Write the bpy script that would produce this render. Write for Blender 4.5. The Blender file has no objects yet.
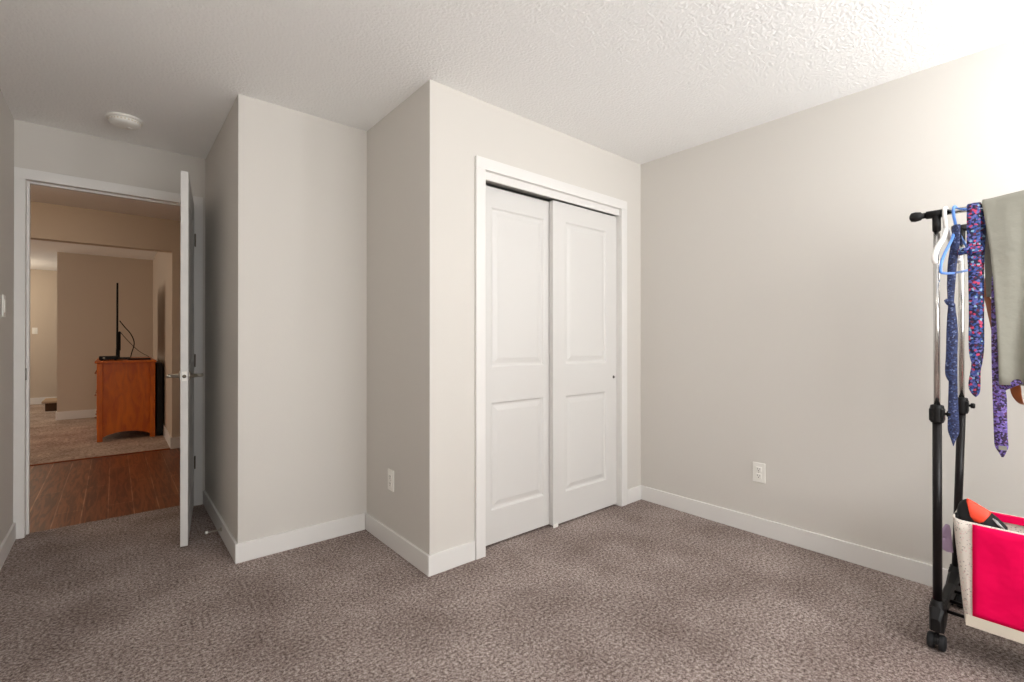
import bpy, bmesh, math, random
from mathutils import Vector, Matrix

# ------------------------------------------------------------------ camera, world, lights, exposure
S = bpy.context.scene
COL = S.collection
FPX, YAW, PITCH, HC, CY = 473.5, 0.8722, 0.0025, 1.1537, 339.37
cd = bpy.data.cameras.new('camera'); cam = bpy.data.objects.new('camera', cd); COL.objects.link(cam)
cam.location = (0, 0, HC)
cam.rotation_euler = (math.pi/2 + PITCH, 0, YAW - math.pi/2)
cd.sensor_width = 36; cd.lens = FPX/1024*36; cd.shift_y = (CY-341)/1024; cd.clip_start = .02
S.camera = cam
S.view_settings.view_transform = 'Standard'; S.view_settings.look = 'None'
S.view_settings.gamma = 1; S.view_settings.use_curve_mapping = False
S.view_settings.exposure = 0.0
S.cycles.max_bounces = 8; S.cycles.diffuse_bounces = 6
w = bpy.data.worlds.new('world'); S.world = w; w.use_nodes = True
w.node_tree.nodes['Background'].inputs[0].default_value = (.55, .7, 1, 1)
w.node_tree.nodes['Background'].inputs[1].default_value = .15

def area(name, loc, rot, sx, sy, power, col):
    l = bpy.data.lights.new(name, 'AREA'); l.shape = 'RECTANGLE'; l.size = sx; l.size_y = sy
    l.energy = power; l.color = col
    o = bpy.data.objects.new(name, l); COL.objects.link(o); o.location = loc; o.rotation_euler = rot
    return o
R = math.radians
# daylight falling through the bedroom window behind the camera (faces +y)
area('window_daylight', (1.15, -1.44, 1.5), (R(90), 0, 0), 2.2, 1.3, 84, (.985, .99, .985))
# daylight from the living room window far on the left (faces +x)
area('living_daylight', (-3.9, 8.0, 1.6), (0, R(-90), 0), 1.4, 1.8, 38, (1, .86, .72))
# lamp of the far room
fl = bpy.data.lights.new('far_room_lamp', 'POINT'); fl.energy = 27; fl.color = (1, .86, .66); fl.shadow_soft_size = .1
fo = bpy.data.objects.new('far_room_lamp', fl); COL.objects.link(fo); fo.location = (-1.7, 11.0, 1.9)
hl = bpy.data.lights.new('hall_lamp', 'POINT'); hl.energy = 12.5; hl.color = (1, .78, .56); hl.shadow_soft_size = .08
ho = bpy.data.objects.new('hall_lamp', hl); COL.objects.link(ho); ho.location = (-1.0, 4.9, 2.25)

# ------------------------------------------------------------------ helpers
def lin(c):
    return tuple((v/255/12.92 if v/255 <= .04045 else ((v/255+.055)/1.055)**2.4) for v in c) + (1,)
def mat(name, c=(200, 200, 200), rough=.6, metal=0, bump=None, spec=None, emit=None):
    m = bpy.data.materials.new(name); m.use_nodes = True
    nt = m.node_tree; b = nt.nodes['Principled BSDF']
    b.inputs['Base Color'].default_value = lin(c); b.inputs['Roughness'].default_value = rough
    b.inputs['Metallic'].default_value = metal
    if spec is not None: b.inputs['Specular IOR Level'].default_value = spec
    if emit:
        b.inputs['Emission Color'].default_value = lin(emit[0]); b.inputs['Emission Strength'].default_value = emit[1]
    if bump:                                             # (noise scale, strength, distance[, detail])
        tc = nt.nodes.new('ShaderNodeTexCoord'); n = nt.nodes.new('ShaderNodeTexNoise'); bp = nt.nodes.new('ShaderNodeBump')
        n.inputs['Scale'].default_value = bump[0]; n.inputs['Detail'].default_value = bump[3] if len(bump) > 3 else 2
        bp.inputs['Strength'].default_value = bump[1]; bp.inputs['Distance'].default_value = bump[2]
        nt.links.new(tc.outputs['Object'], n.inputs['Vector']); nt.links.new(n.outputs['Fac'], bp.inputs['Height'])
        nt.links.new(bp.outputs['Normal'], b.inputs['Normal'])
    return m
def ramp(nt, stops, interp='LINEAR'):
    r = nt.nodes.new('ShaderNodeValToRGB'); cr = r.color_ramp; cr.interpolation = interp
    while len(cr.elements) < len(stops): cr.elements.new(.5)
    for e, (p, c) in zip(cr.elements, stops): e.position = p; e.color = lin(c)
    return r

def carpet_mat(name, dark, mid, light, scale):
    m = mat(name, mid, .95, spec=.1); nt = m.node_tree; b = nt.nodes['Principled BSDF']; L = nt.links
    tc = nt.nodes.new('ShaderNodeTexCoord')
    n1 = nt.nodes.new('ShaderNodeTexNoise'); n1.inputs['Scale'].default_value = scale; n1.inputs['Detail'].default_value = 6; n1.inputs['Roughness'].default_value = .9
    r = ramp(nt, [(.37, dark), (.49, mid), (.63, light)])
    n2 = nt.nodes.new('ShaderNodeTexNoise'); n2.inputs['Scale'].default_value = 3.2; n2.inputs['Detail'].default_value = 3
    r2 = ramp(nt, [(.3, (212, 208, 206)), (.7, (255, 255, 255))])
    mx = nt.nodes.new('ShaderNodeMixRGB'); mx.blend_type = 'MULTIPLY'; mx.inputs[0].default_value = 1
    bp = nt.nodes.new('ShaderNodeBump'); bp.inputs['Strength'].default_value = .9; bp.inputs['Distance'].default_value = .008
    for n in (n1, n2): L.new(tc.outputs['Object'], n.inputs['Vector'])
    L.new(n1.outputs['Fac'], r.inputs[0]); L.new(n2.outputs['Fac'], r2.inputs[0])
    L.new(r.outputs[0], mx.inputs[1]); L.new(r2.outputs[0], mx.inputs[2])
    L.new(mx.outputs[0], b.inputs['Base Color']); L.new(n1.outputs['Fac'], bp.inputs['Height'])
    L.new(bp.outputs['Normal'], b.inputs['Normal'])
    return m

def wood_floor_mat(name):
    m = mat(name, (120, 70, 45), .36); nt = m.node_tree; b = nt.nodes['Principled BSDF']; L = nt.links
    tc = nt.nodes.new('ShaderNodeTexCoord'); mp = nt.nodes.new('ShaderNodeMapping')
    mp.inputs['Rotation'].default_value = (0, 0, R(90)); mp.inputs['Location'].default_value = (0, .03, 0)
    br = nt.nodes.new('ShaderNodeTexBrick'); br.inputs['Scale'].default_value = 1
    br.inputs['Brick Width'].default_value = 1.25; br.inputs['Row Height'].default_value = .135
    br.inputs['Mortar Size'].default_value = .0035; br.inputs['Mortar Smooth'].default_value = .3
    br.inputs['Color1'].default_value = lin((146, 86, 50)); br.inputs['Color2'].default_value = lin((126, 70, 40))
    br.inputs['Mortar'].default_value = lin((180, 132, 100))  # floor glare put into the colour: seams paler than the planks
    mp2 = nt.nodes.new('ShaderNodeMapping'); mp2.inputs['Scale'].default_value = (22, 1.6, 1)
    wv = nt.nodes.new('ShaderNodeTexNoise'); wv.inputs['Scale'].default_value = 1.7; wv.inputs['Detail'].default_value = 4; wv.inputs['Distortion'].default_value = 1.4
    r = ramp(nt, [(.40, (130, 104, 90)), (.58, (255, 255, 255))])
    mx = nt.nodes.new('ShaderNodeMixRGB'); mx.blend_type = 'MULTIPLY'; mx.inputs[0].default_value = .7
    L.new(tc.outputs['Object'], mp.inputs[0]); L.new(mp.outputs[0], br.inputs['Vector'])
    L.new(tc.outputs['Object'], mp2.inputs[0]); L.new(mp2.outputs[0], wv.inputs['Vector'])
    L.new(wv.outputs['Fac'], r.inputs[0]); L.new(br.outputs['Color'], mx.inputs[1]); L.new(r.outputs[0], mx.inputs[2])
    L.new(mx.outputs[0], b.inputs['Base Color'])
    bp = nt.nodes.new('ShaderNodeBump'); bp.inputs['Strength'].default_value = .25; bp.inputs['Distance'].default_value = .002
    L.new(wv.outputs['Fac'], bp.inputs['Height']); L.new(bp.outputs['Normal'], b.inputs['Normal'])
    return m

def grain_mat(name, c1, c2, scale=(2, 2, 9), rough=.4):
    m = mat(name, c1, rough); nt = m.node_tree; b = nt.nodes['Principled BSDF']; L = nt.links
    tc = nt.nodes.new('ShaderNodeTexCoord'); mp = nt.nodes.new('ShaderNodeMapping'); mp.inputs['Scale'].default_value = scale
    n = nt.nodes.new('ShaderNodeTexNoise'); n.inputs['Scale'].default_value = 2.2; n.inputs['Detail'].default_value = 5; n.inputs['Distortion'].default_value = .8
    r = ramp(nt, [(.35, c2), (.65, c1)])
    L.new(tc.outputs['Object'], mp.inputs[0]); L.new(mp.outputs[0], n.inputs['Vector']); L.new(n.outputs['Fac'], r.inputs[0])
    L.new(r.outputs[0], b.inputs['Base Color'])
    return m

def speckle_mat(name, stops, scale, rough=.7, stretch=(1, 1, 1), sheen=0):
    """cells of several colours: printed tie silk, speckled fabric"""
    m = mat(name, stops[0][1], rough); nt = m.node_tree; b = nt.nodes['Principled BSDF']; L = nt.links
    tc = nt.nodes.new('ShaderNodeTexCoord'); mp = nt.nodes.new('ShaderNodeMapping'); mp.inputs['Scale'].default_value = stretch
    v = nt.nodes.new('ShaderNodeTexVoronoi'); v.inputs['Scale'].default_value = scale
    sp = nt.nodes.new('ShaderNodeSeparateColor')
    r = ramp(nt, stops, 'CONSTANT')
    L.new(tc.outputs['Object'], mp.inputs[0]); L.new(mp.outputs[0], v.inputs['Vector'])
    L.new(v.outputs['Color'], sp.inputs[0]); L.new(sp.outputs[0], r.inputs[0]); L.new(r.outputs[0], b.inputs['Base Color'])
    return m

M = {}
M['wall'] = mat('wall_paint', (211, 207, 201), .85, bump=(160, .12, .002), spec=.25)
M['wall2'] = mat('living_wall_paint', (200, 186, 170), .85, spec=.25)
M['ceil'] = mat('stippled_ceiling', (245, 245, 244), .95, bump=(80, .8, .006, 3), spec=.1)
M['trim'] = mat('white_trim', (227, 225, 222), .42)
M['doorp'] = mat('white_door_paint', (215, 213, 210), .45)
M['carpet'] = carpet_mat('brown_grey_carpet', (44, 33, 30), (158, 141, 135), (238, 227, 220), 84)
M['carpet2'] = carpet_mat('beige_carpet', (120, 98, 86), (192, 172, 158), (238, 222, 208), 34)
M['wood'] = wood_floor_mat('laminate_planks')
M['dark'] = mat('closet_track', (150, 148, 144), .6)
M['nickel'] = mat('satin_nickel', (190, 184, 174), .35, 1)
M['hinge'] = mat('hinge_metal', (120, 112, 100), .4, 1)
M['plastic'] = mat('white_plastic', (238, 236, 230), .4)
M['slot'] = mat('outlet_slot', (70, 66, 62), .6)
M['black'] = mat('black_plastic', (14, 12, 13), .5, spec=.3)
M['blackm'] = mat('black_painted_tube', (16, 11, 13), .35, spec=.3)
M['chrome'] = mat('chrome_tube', (205, 203, 200), .18, 1)
M['dresser'] = grain_mat('honey_cherry_wood', (224, 118, 8), (196, 92, 2), (8, 8, 2))
M['dresser_d'] = grain_mat('darker_cherry_wood', (150, 78, 32), (120, 58, 22))
M['screen'] = mat('tv_black', (20, 16, 14), .6, spec=.2)
M['step'] = mat('brown_step', (66, 40, 14), .8)
M['steptop'] = mat('pale_tread', (178, 150, 122), .7)
M['whitehanger'] = mat('white_hanger_plastic', (245, 243, 240), .35)
M['bluehanger'] = mat('blue_hanger_plastic', (96, 146, 226), .35)
M['navy'] = speckle_mat('navy_tie_silk', [(0, (34, 42, 80)), (.55, (52, 66, 112)), (.86, (104, 116, 156)), (.93, (26, 30, 56))], 230, .6)
M['floral'] = speckle_mat('floral_tie_silk', [(0, (20, 24, 62)), (.40, (46, 78, 150)), (.62, (96, 96, 168)), (.76, (200, 60, 98)), (.84, (96, 28, 62)), (.94, (140, 178, 205))], 150, .6)
M['purple'] = speckle_mat('purple_tie_silk', [(0, (46, 30, 62)), (.38, (104, 84, 158)), (.68, (138, 118, 196)), (.86, (92, 42, 84))], 190, .5)
M['trouser'] = mat('grey_trouser_wool', (150, 148, 137), .85, bump=(9, .6, .02, 4), spec=.2)
M['belt'] = mat('tan_leather', (150, 78, 30), .42)
M['pink'] = mat('hot_pink_fabric', (244, 0, 84), .6, bump=(14, .5, .014), spec=.12)
M['slotg'] = mat('grey_slot', (120, 116, 110), .6)
M['speck'] = speckle_mat('white_speckled_fabric', [(0, (232, 224, 214)), (.88, (176, 168, 160)), (.94, (228, 198, 192))], 260, .8)
M['cream'] = mat('cream_band_fabric', (224, 214, 198), .8)
M['lilac'] = mat('lilac_gauze', (192, 168, 200), .8)
M['orange'] = mat('orange_red_panel', (238, 70, 40), .45)
M['charcoal'] = mat('charcoal_rubber', (32, 32, 34), .65, spec=.3)
M['silver'] = mat('silver_trim', (190, 190, 190), .35, .6)
M['lamp'] = mat('fill_glow', (255, 250, 240), .5, emit=((250, 248, 244), 11))  # glow of the added fill dome
M['glass'] = bpy.data.materials.new('window_glass'); M['glass'].use_nodes = True
nt = M['glass'].node_tree; nt.nodes.remove(nt.nodes['Principled BSDF'])
tr = nt.nodes.new('ShaderNodeBsdfTransparent'); gl = nt.nodes.new('ShaderNodeBsdfGlossy'); gl.inputs['Roughness'].default_value = .05
mx = nt.nodes.new('ShaderNodeMixShader'); mx.inputs[0].default_value = .08
nt.links.new(tr.outputs[0], mx.inputs[1]); nt.links.new(gl.outputs[0], mx.inputs[2]); nt.links.new(mx.outputs[0], nt.nodes['Material Output'].inputs[0])

def box(bm, x0, x1, y0, y1, z0, z1, mtx=None, bev=0):
    vs = [bm.verts.new((x, y, z)) for z in (z0, z1) for y in (y0, y1) for x in (x0, x1)]
    fs = [bm.faces.new([vs[i] for i in f]) for f in ((0, 2, 3, 1), (4, 5, 7, 6), (0, 1, 5, 4), (2, 6, 7, 3), (0, 4, 6, 2), (1, 3, 7, 5))]
    if bev:
        es = list({e for f in fs for e in f.edges})
        r = bmesh.ops.bevel(bm, geom=es, offset=bev, segments=2, affect='EDGES', profile=.6)
        vs = list({v for f in r['faces'] for v in f.verts} | {v for v in vs if v.is_valid})
    if mtx is not None:
        for v in vs: v.co = mtx @ v.co
    return vs
def frame_axes(d):
    d = d.normalized(); a = Vector((0, 0, 1)) if abs(d.z) < .9 else Vector((1, 0, 0))
    u = d.cross(a).normalized(); return u, d.cross(u).normalized()
def tube(bm, pts, rad, n=12, caps=True):
    pts = [Vector(p) for p in pts]
    rads = rad if isinstance(rad, (list, tuple)) else [rad]*len(pts)
    rings = []; pu = None
    for i, p in enumerate(pts):
        d = (pts[min(i+1, len(pts)-1)] - pts[max(i-1, 0)])
        if pu is None: u, v = frame_axes(d)
        else:
            dn = d.normalized(); u = (pu - dn*pu.dot(dn)).normalized(); v = dn.cross(u)
        pu = u
        rings.append([bm.verts.new(p + (u*math.cos(t)+v*math.sin(t))*rads[i]) for t in [2*math.pi*k/n for k in range(n)]])
    for a, b in zip(rings, rings[1:]):
        for k in range(n): bm.faces.new((a[k], a[(k+1) % n], b[(k+1) % n], b[k]))
    if caps: bm.faces.new(rings[0][::-1]); bm.faces.new(rings[-1])
def spline(pts, k=6):
    """Catmull-Rom through tuples of any length"""
    P = [tuple(pts[0])] + [tuple(p) for p in pts] + [tuple(pts[-1])]; out = []
    for i in range(1, len(P)-2):
        a, b, c, d = P[i-1:i+3]
        for s in range(k):
            t = s/k
            out.append(tuple(.5*(2*b[j]+(c[j]-a[j])*t+(2*a[j]-5*b[j]+4*c[j]-d[j])*t*t+(3*b[j]-a[j]-3*c[j]+d[j])*t**3) for j in range(len(b))))
    out.append(P[-2]); return out
def lathe(bm, prof, center=(0, 0, 0), n=32, axis='z'):
    rings = []
    for r, h in prof:
        ring = []
        for k in range(n):
            t = 2*math.pi*k/n; c, s = r*math.cos(t), r*math.sin(t)
            p = {'z': (c, s, h), 'x': (h, c, s), 'y': (s, h, c)}[axis]
            ring.append(bm.verts.new(Vector(p)+Vector(center)))
        rings.append(ring)
    for a, b in zip(rings, rings[1:]):
        for k in range(n): bm.faces.new((a[k], a[(k+1) % n], b[(k+1) % n], b[k]))
    bm.faces.new(rings[0][::-1]); bm.faces.new(rings[-1])
def obj(name, bm, m, parent=None, smooth=False, mods=None):
    bmesh.ops.recalc_face_normals(bm, faces=bm.faces)
    me = bpy.data.meshes.new(name); bm.to_mesh(me); bm.free()
    for x in (m if isinstance(m, list) else [m]): me.materials.append(M[x])
    if smooth:
        for p in me.polygons: p.use_smooth = True
    o = bpy.data.objects.new(name, me); COL.objects.link(o)
    if parent: o.parent = parent
    return o
def NB(): return bmesh.new()
def tag(o, label=None, cat=None, group=None, kind=None):
    if label: o['label'] = label
    if cat: o['category'] = cat
    if group: o['group'] = group
    if kind: o['kind'] = kind
    return o
def thing(name, label, cat, loc=(0, 0, 0), rz=0, group=None, kind=None):
    o = bpy.data.objects.new(name, None); COL.objects.link(o); o.location = loc; o.rotation_euler = (0, 0, rz)
    o.empty_display_size = .1
    return tag(o, label, cat, group, kind)
def struct(name, boxes, m, label, cat, bev=0):
    bm = NB()
    for b in boxes: box(bm, *b, bev=bev)
    return tag(obj(name, bm, m), label, cat, kind='structure')

FV = Vector((math.cos(YAW), math.sin(YAW), 0)); RV = Vector((math.sin(YAW), -math.cos(YAW), 0))
def at(u, v, x):
    """the point of the plane x = const measured at that spot of the photograph"""
    d = FV + RV*((u-512)/FPX) + Vector((0, 0, 1))*(PITCH - (v-CY)/FPX)
    t = x/d.x
    return Vector((0, 0, HC)) + d*t

# ------------------------------------------------------------------ the setting
H = 2.44
Y1, XB, XD, YC, XA, YF, XE, YB = 2.044, 1.188, 2.945, 2.803, .493, 3.97, -.448, -1.3
CX0, CX1, CZ = 1.522, 2.700, 2.068            # closet opening
DX0, DX1, DZ = -.400, .420, 2.105             # bedroom door opening
T = .12
struct('floor', [(XE-T, XD+T, YB-T, YF+.065, -.05, 0)], 'carpet', 'dark brown-grey speckled bedroom carpet', 'floor')
struct('floor_hall', [(-3.9, 2.5, YF+.065, 6.22, -.05, -.004)], 'wood', 'reddish brown plank floor of the hall beyond the door', 'floor')
struct('floor_living', [(-4.1, .6, 6.22, 12.2, -.05, 0)], 'carpet2', 'light brown carpet of the living room past the plank floor', 'floor')
struct('ceiling', [(XE-T, XD+T, YB-T, YF+T, H, H+.06)], 'ceil', 'white stippled bedroom ceiling', 'ceiling')
struct('ceiling_hall', [(-4.1, 2.5, YF+T, 6.2, H, H+.06)], 'ceil', 'shaded hall ceiling seen over the open doorway', 'ceiling')
struct('ceiling_living', [(-4.1, .6, 6.2, 12.2, H, H+.06)], 'ceil', 'living room ceiling beyond the dropped header', 'ceiling')
struct('wall_right', [(XD, XD+T, YB-T, Y1+.9, 0, H)], 'wall', 'plain light grey wall on the right with a low outlet', 'wall')
struct('wall_left', [(XE-T, XE, YB-T, YF, 0, H)], 'wall', 'light grey wall at the left edge beside the doorway', 'wall')
struct('wall_closet', [(XB, CX0-.012, Y1, Y1+T, 0, H), (CX1+.012, XD, Y1, Y1+T, 0, H), (CX0-.012, CX1+.012, Y1, Y1+T, CZ+.012, H),
                       (XB, XB+T, Y1+T, YC+T, 0, H), (XB+T, XD, YC, YC+T, 0, H)], 'wall', 'light grey boxed-out wall around the sliding closet doors', 'wall')
struct('wall_nook', [(XA, XB, YC, YC+T, 0, H), (XA, XA+T, YC+T, YF, 0, H)], 'wall', 'light grey wall jutting out between the doorway and the closet', 'wall')
struct('wall_door', [(XE-T, DX0-.012, YF, YF+T, 0, H), (DX1+.012, 2.5, YF, YF+T, 0, H), (DX0-.012, DX1+.012, YF, YF+T, DZ+.012, H)],
       'wall', 'light grey wall holding the open bedroom doorway', 'wall')
WX0, WX1, WZ0, WZ1 = .05, 2.25, .85, 2.15
struct('wall_back', [(XE, WX0, YB-T, YB, 0, H), (WX1, XD, YB-T, YB, 0, H), (WX0, WX1, YB-T, YB, 0, WZ0), (WX0, WX1, YB-T, YB, WZ1, H)],
       'wall', 'light grey wall with the bedroom window', 'wall')
# hall, living room and far room
struct('wall_hall', [(-4.02, -3.9, YF+T, 6.2, 0, H), (2.38, 2.5, YF+T, 6.2, 0, H), (-4.02, XE-T, YF, YF+T, 0, H)], 'wall2', 'beige hall wall', 'wall')
struct('wall_header', [(-3.9, .472, 6.2, 6.32, 2.105, H)], 'wall2', 'beige dropped header across the hall opening', 'wall')
struct('wall_living', [(.472, 2.5, 6.2, 6.32, 0, H), (.472, .59, 6.32, 9.62, 0, H)], 'wall2', 'beige living room wall on the right behind the dresser', 'wall')
struct('wall_far', [(-.636, .472, 9.5, 9.62, 0, H)], 'wall2', 'beige far wall of the living room behind the television', 'wall')
struct('wall_end', [(-4.1, .6, 12.1, 12.2, 0, H)], 'wall2', 'brightly lit wall at the far end past the living room', 'wall')
struct('wall_outer', [(-4.12, -4.0, 6.2, 7.3, 0, H), (-4.12, -4.0, 8.7, 12.1, 0, H), (-4.12, -4.0, 7.3, 8.7, 0, .7), (-4.12, -4.0, 7.3, 8.7, 2.3, H)],
       'wall2', 'beige outer living room wall out of view on the left', 'wall')

# baseboards: a flat board with a small eased top edge
BH, BT = .10, .013
def baseboard(name, runs, label, m='trim', h=BH):
    bm = NB()
    for x0, x1, y0, y1 in runs:
        box(bm, x0, x1, y0, y1, 0, h, bev=.003)
    return tag(obj(name, bm, m), label, 'baseboard', kind='structure')
baseboard('baseboard_right', [(XD-BT, XD, YB, Y1-BT)], 'long white baseboard along the right wall')
baseboard('baseboard_closet', [(XB-BT, CX0-.067, Y1-BT, Y1), (CX1+.067, XD, Y1-BT, Y1), (XB-BT, XB, Y1, YC-BT)], 'white baseboard wrapping the boxed-out closet corner')
baseboard('baseboard_nook', [(XA-BT, XB-BT, YC-BT, YC), (XA-BT, XA, YC, YF-.018)], 'white baseboard around the jutting wall behind the open door')
baseboard('baseboard_left', [(XE, XE+BT, YB, YF-.018)], 'white baseboard at the left edge of the bedroom')
baseboard('baseboard_back', [(XE+BT, XD-BT, YB, YB+BT)], 'white baseboard under the bedroom window')
baseboard('baseboard_living', [(.459, .472, 6.2, 9.487), (.472-BT, 2.38, 6.187, 6.2)], 'white baseboard at the corner where planks meet living carpet', h=.12)
baseboard('baseboard_far', [(-.649, .459, 9.487, 9.5), (-.649, -.636, 9.5, 9.62)], 'white baseboard of the far living room wall', h=.12)
baseboard('baseboard_end', [(-4.0, .6, 12.087, 12.1)], 'white baseboard of the lit far end wall', h=.12)

# closet casing, jamb and fascia
CW, CT = .062, .016
def casing(name, x0, x1, z1, yw, label, rev=.006, cw=CW, right=True):
    bm = NB()
    xl = max(x0-cw+rev, XE+.001)
    box(bm, xl, x0+rev-(.004 if yw == YF else 0), yw-CT, yw, 0, z1-rev, bev=.003)
    box(bm, x1-rev, x1+cw-rev, yw-CT, yw, 0, z1-rev, bev=.003)
    box(bm, xl, x1+cw-rev, yw-CT, yw, z1-rev, z1+cw-rev, bev=.003)
    return tag(obj(name, bm, 'trim'), label, 'door casing', kind='structure')
casing('trim_1', CX0, CX1, CZ, Y1, 'white casing around the sliding closet doors', rev=-.001)
struct('trim_2', [(CX0-.012, CX0, Y1, Y1+T, 0, CZ), (CX1, CX1+.012, Y1, Y1+T, 0, CZ), (CX0-.012, CX1+.012, Y1, Y1+T, CZ, CZ+.012),
                  (CX0, CX1, Y1+.006, Y1+.018, 2.026, CZ)], 'trim', 'white jamb and head fascia of the closet opening', 'door jamb')
struct('trim_3', [(CX0, CX1, Y1+.024, Y1+.064, 2.034, 2.062), (CX0, CX1, Y1+.068, Y1+.104, 2.04, 2.062)], 'dark', 'dark sliding door track above the closet doors', 'track')
casing('trim_4', DX0, DX1, DZ, YF, 'white casing around the bedroom doorway', rev=.004, cw=.0615)
struct('trim_5', [(DX0-.012, DX0, YF, YF+T, 0, DZ), (DX1, DX1+.012, YF, YF+T, 0, DZ), (DX0-.012, DX1+.012, YF, YF+T, DZ, DZ+.012),
                  (DX0, DX0+.012, YF+.045, YF+.08, 0, DZ-.012), (DX1-.012, DX1, YF+.045, YF+.08, 0, DZ-.012), (DX0, DX1, YF+.045, YF+.08, DZ-.012, DZ)],
       'trim', 'white jamb and stop lining the bedroom doorway', 'door jamb')
o = obj('strike_plate', (lambda b: (box(b, DX0, DX0+.002, YF-.001, YF+.032, .92, .99), b)[1])(NB()), 'slotg', bpy.data.objects['trim_5'])

struct('trim_6', [(-3.9, .458, 6.205, 6.232, -.004, .006)], 'dresser_d', 'thin dark brown strip where hall planks meet living room carpet', 'threshold strip')

# bedroom window behind the camera
win = thing('window_1', 'white framed bedroom window letting in daylight', 'window', ((WX0+WX1)/2, YB-T, WZ0), kind='structure')
bm = NB(); ww = (WX1-WX0)/2; hh = WZ1-WZ0
for b in ((-ww, -ww+.05, 0, .08, 0, hh), (ww-.05, ww, 0, .08, 0, hh), (-ww, ww, 0, .08, 0, .05), (-ww, ww, 0, .08, hh-.05, hh), (-.025, .025, 0, .08, 0, hh)): box(bm, *b)
obj('window_frame', bm, 'trim', win)
bm = NB(); box(bm, -ww+.05, ww-.05, .03, .034, .05, hh-.05); obj('pane', bm, 'glass', win)
bm = NB(); box(bm, -ww-.03, ww+.03, T-.01, T+.05, -.03, 0, bev=.004); obj('window_sill', bm, 'trim', win)

# ------------------------------------------------------------------ moulded two-panel doors
def slab(bm, w_, h_, t_, panels, both=False):
    """front face at y=0 facing -y, back at y=t_; panels = (x0,x1,z0,z1)"""
    xs = sorted({0, w_, panels[0][0], panels[0][1]}); zs = sorted({0, h_} | {p[2] for p in panels} | {p[3] for p in panels})
    def face(y, s):
        for i in range(len(xs)-1):
            for j in range(len(zs)-1):
                c = (xs[i], xs[i+1], zs[j], zs[j+1])
                if c in panels:
                    loops = []
                    for ins, dep in ((0, 0), (.004, .001), (.012, .009), (.022, .010), (.050, .003)):
                        x0, x1, z0, z1 = c[0]+ins, c[1]-ins, c[2]+ins, c[3]-ins
                        loops.append([bm.verts.new((a, y+s*dep, b)) for a, b in ((x0, z0), (x1, z0), (x1, z1), (x0, z1))])
                    for a, b in zip(loops, loops[1:]):
                        for k in range(4): bm.faces.new((a[k], a[(k+1) % 4], b[(k+1) % 4], b[k]))
                    bm.faces.new(loops[-1])
                else:
                    bm.faces.new([bm.verts.new((a, y, b)) for a, b in ((c[0], c[2]), (c[1], c[2]), (c[1], c[3]), (c[0], c[3]))])
    face(0, 1)
    if both: face(t_, -1)
    else: bm.faces.new([bm.verts.new(p) for p in ((0, t_, 0), (0, t_, h_), (w_, t_, h_), (w_, t_, 0))])
    for q in (((0, 0, 0), (0, t_, 0), (0, t_, h_), (0, 0, h_)), ((w_, 0, 0), (w_, 0, h_), (w_, t_, h_), (w_, t_, 0)),
              ((0, 0, 0), (w_, 0, 0), (w_, t_, 0), (0, t_, 0)), ((0, 0, h_), (0, t_, h_), (w_, t_, h_), (w_, 0, h_))):
        bm.faces.new([bm.verts.new(p) for p in q])
    bmesh.ops.remove_doubles(bm, verts=bm.verts, dist=1e-5)

def sliding(name, x0, x1, y, label, h_, pl, pr, pull=None):
    d = thing(name, label, 'closet door', (x0, y, .012), kind='structure')
    bm = NB(); slab(bm, x1-x0, h_, .032, [(pl-x0, pr-x0, .185, .795), (pl-x0, pr-x0, .99, 1.895)])
    obj('door_panel', bm, 'doorp', d)
    if pull:
        bm = NB(); lathe(bm, [(.0005, -.0012), (.0088, -.0014), (.0098, -.0025), (.0108, 0), (.0108, .004)], (pull[0]-x0, 0, pull[1]-.012), 20, 'y')
        o = obj('finger_pull', bm, 'slot', d, True); tag(o, 'small dark round finger pull')
    return d
sliding('door_2', 1.524, 2.10, 2.110, 'left white two-panel sliding closet door, set behind the other', 2.005, 1.617, 2.03)
sliding('door_3', 2.071, 2.698, 2.073, 'right white two-panel sliding closet door with small round finger pull', 2.008, 2.182, 2.588, (2.666, .90))
# closet shelf and rod, hidden behind the doors
struct('floor_guide', [(2.07, 2.11, 2.066, 2.072, 0, .02)], 'plastic', 'small white floor guide where the closet doors overlap', 'door guide')

# bedroom door, open into the room
PX, PY = .426, 3.955
dphi = math.atan2(3.179-PY, .3150-PX)
door = thing('door_1', 'white bedroom door standing open edge-on, lever handles both sides', 'door', (PX, PY, .014), dphi, kind='structure')
DW = .785
bm = NB(); slab(bm, DW, 2.08, -.035, [(.12, DW-.12, .185, .795), (.12, DW-.12, .99, 1.955)])
# slab() recesses towards +y for y=0 face: mirrored thickness needs mirrored recess
bm.free(); bm = NB(); slab(bm, DW, 2.08, .035, [(.12, DW-.12, .185, .795), (.12, DW-.12, .99, 1.955)], both=True)
for v in bm.verts: v.co.y -= .035
obj('door_panel', bm, 'doorp', door)
for z in (.29, 1.0, 1.84):
    bm = NB(); tube(bm, [(-.004, .005, z-.045), (-.004, .005, z+.045)], .0065, 12)
    box(bm, -.002, .0005, -.032, .004, z-.044, z+.044)
    o = obj('hinge', bm, 'hinge', door)
for s in (1, -1):
    y0 = 0 if s > 0 else -.035
    bm = NB(); lathe(bm, [(.027, 0), (.028, .004*s), (.026, .008*s), (.012, .011*s), (.010, .045*s)], (DW-.06, y0, .941), 24, 'y')
    tube(bm, [(DW-.06, y0+.045*s, .941), (DW-.06, y0+.056*s, .941), (DW-.072, y0+.062*s, .941), (DW-.17, y0+.062*s, .941)], [.009, .010, .010, .007], 12)
    tag(obj('lever_handle', bm, 'nickel', door, True), 'satin nickel lever handle')
bm = NB(); box(bm, DW, DW+.0015, -.029, -.006, .915, .968); obj('latch_plate', bm, 'plastic', door)
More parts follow.
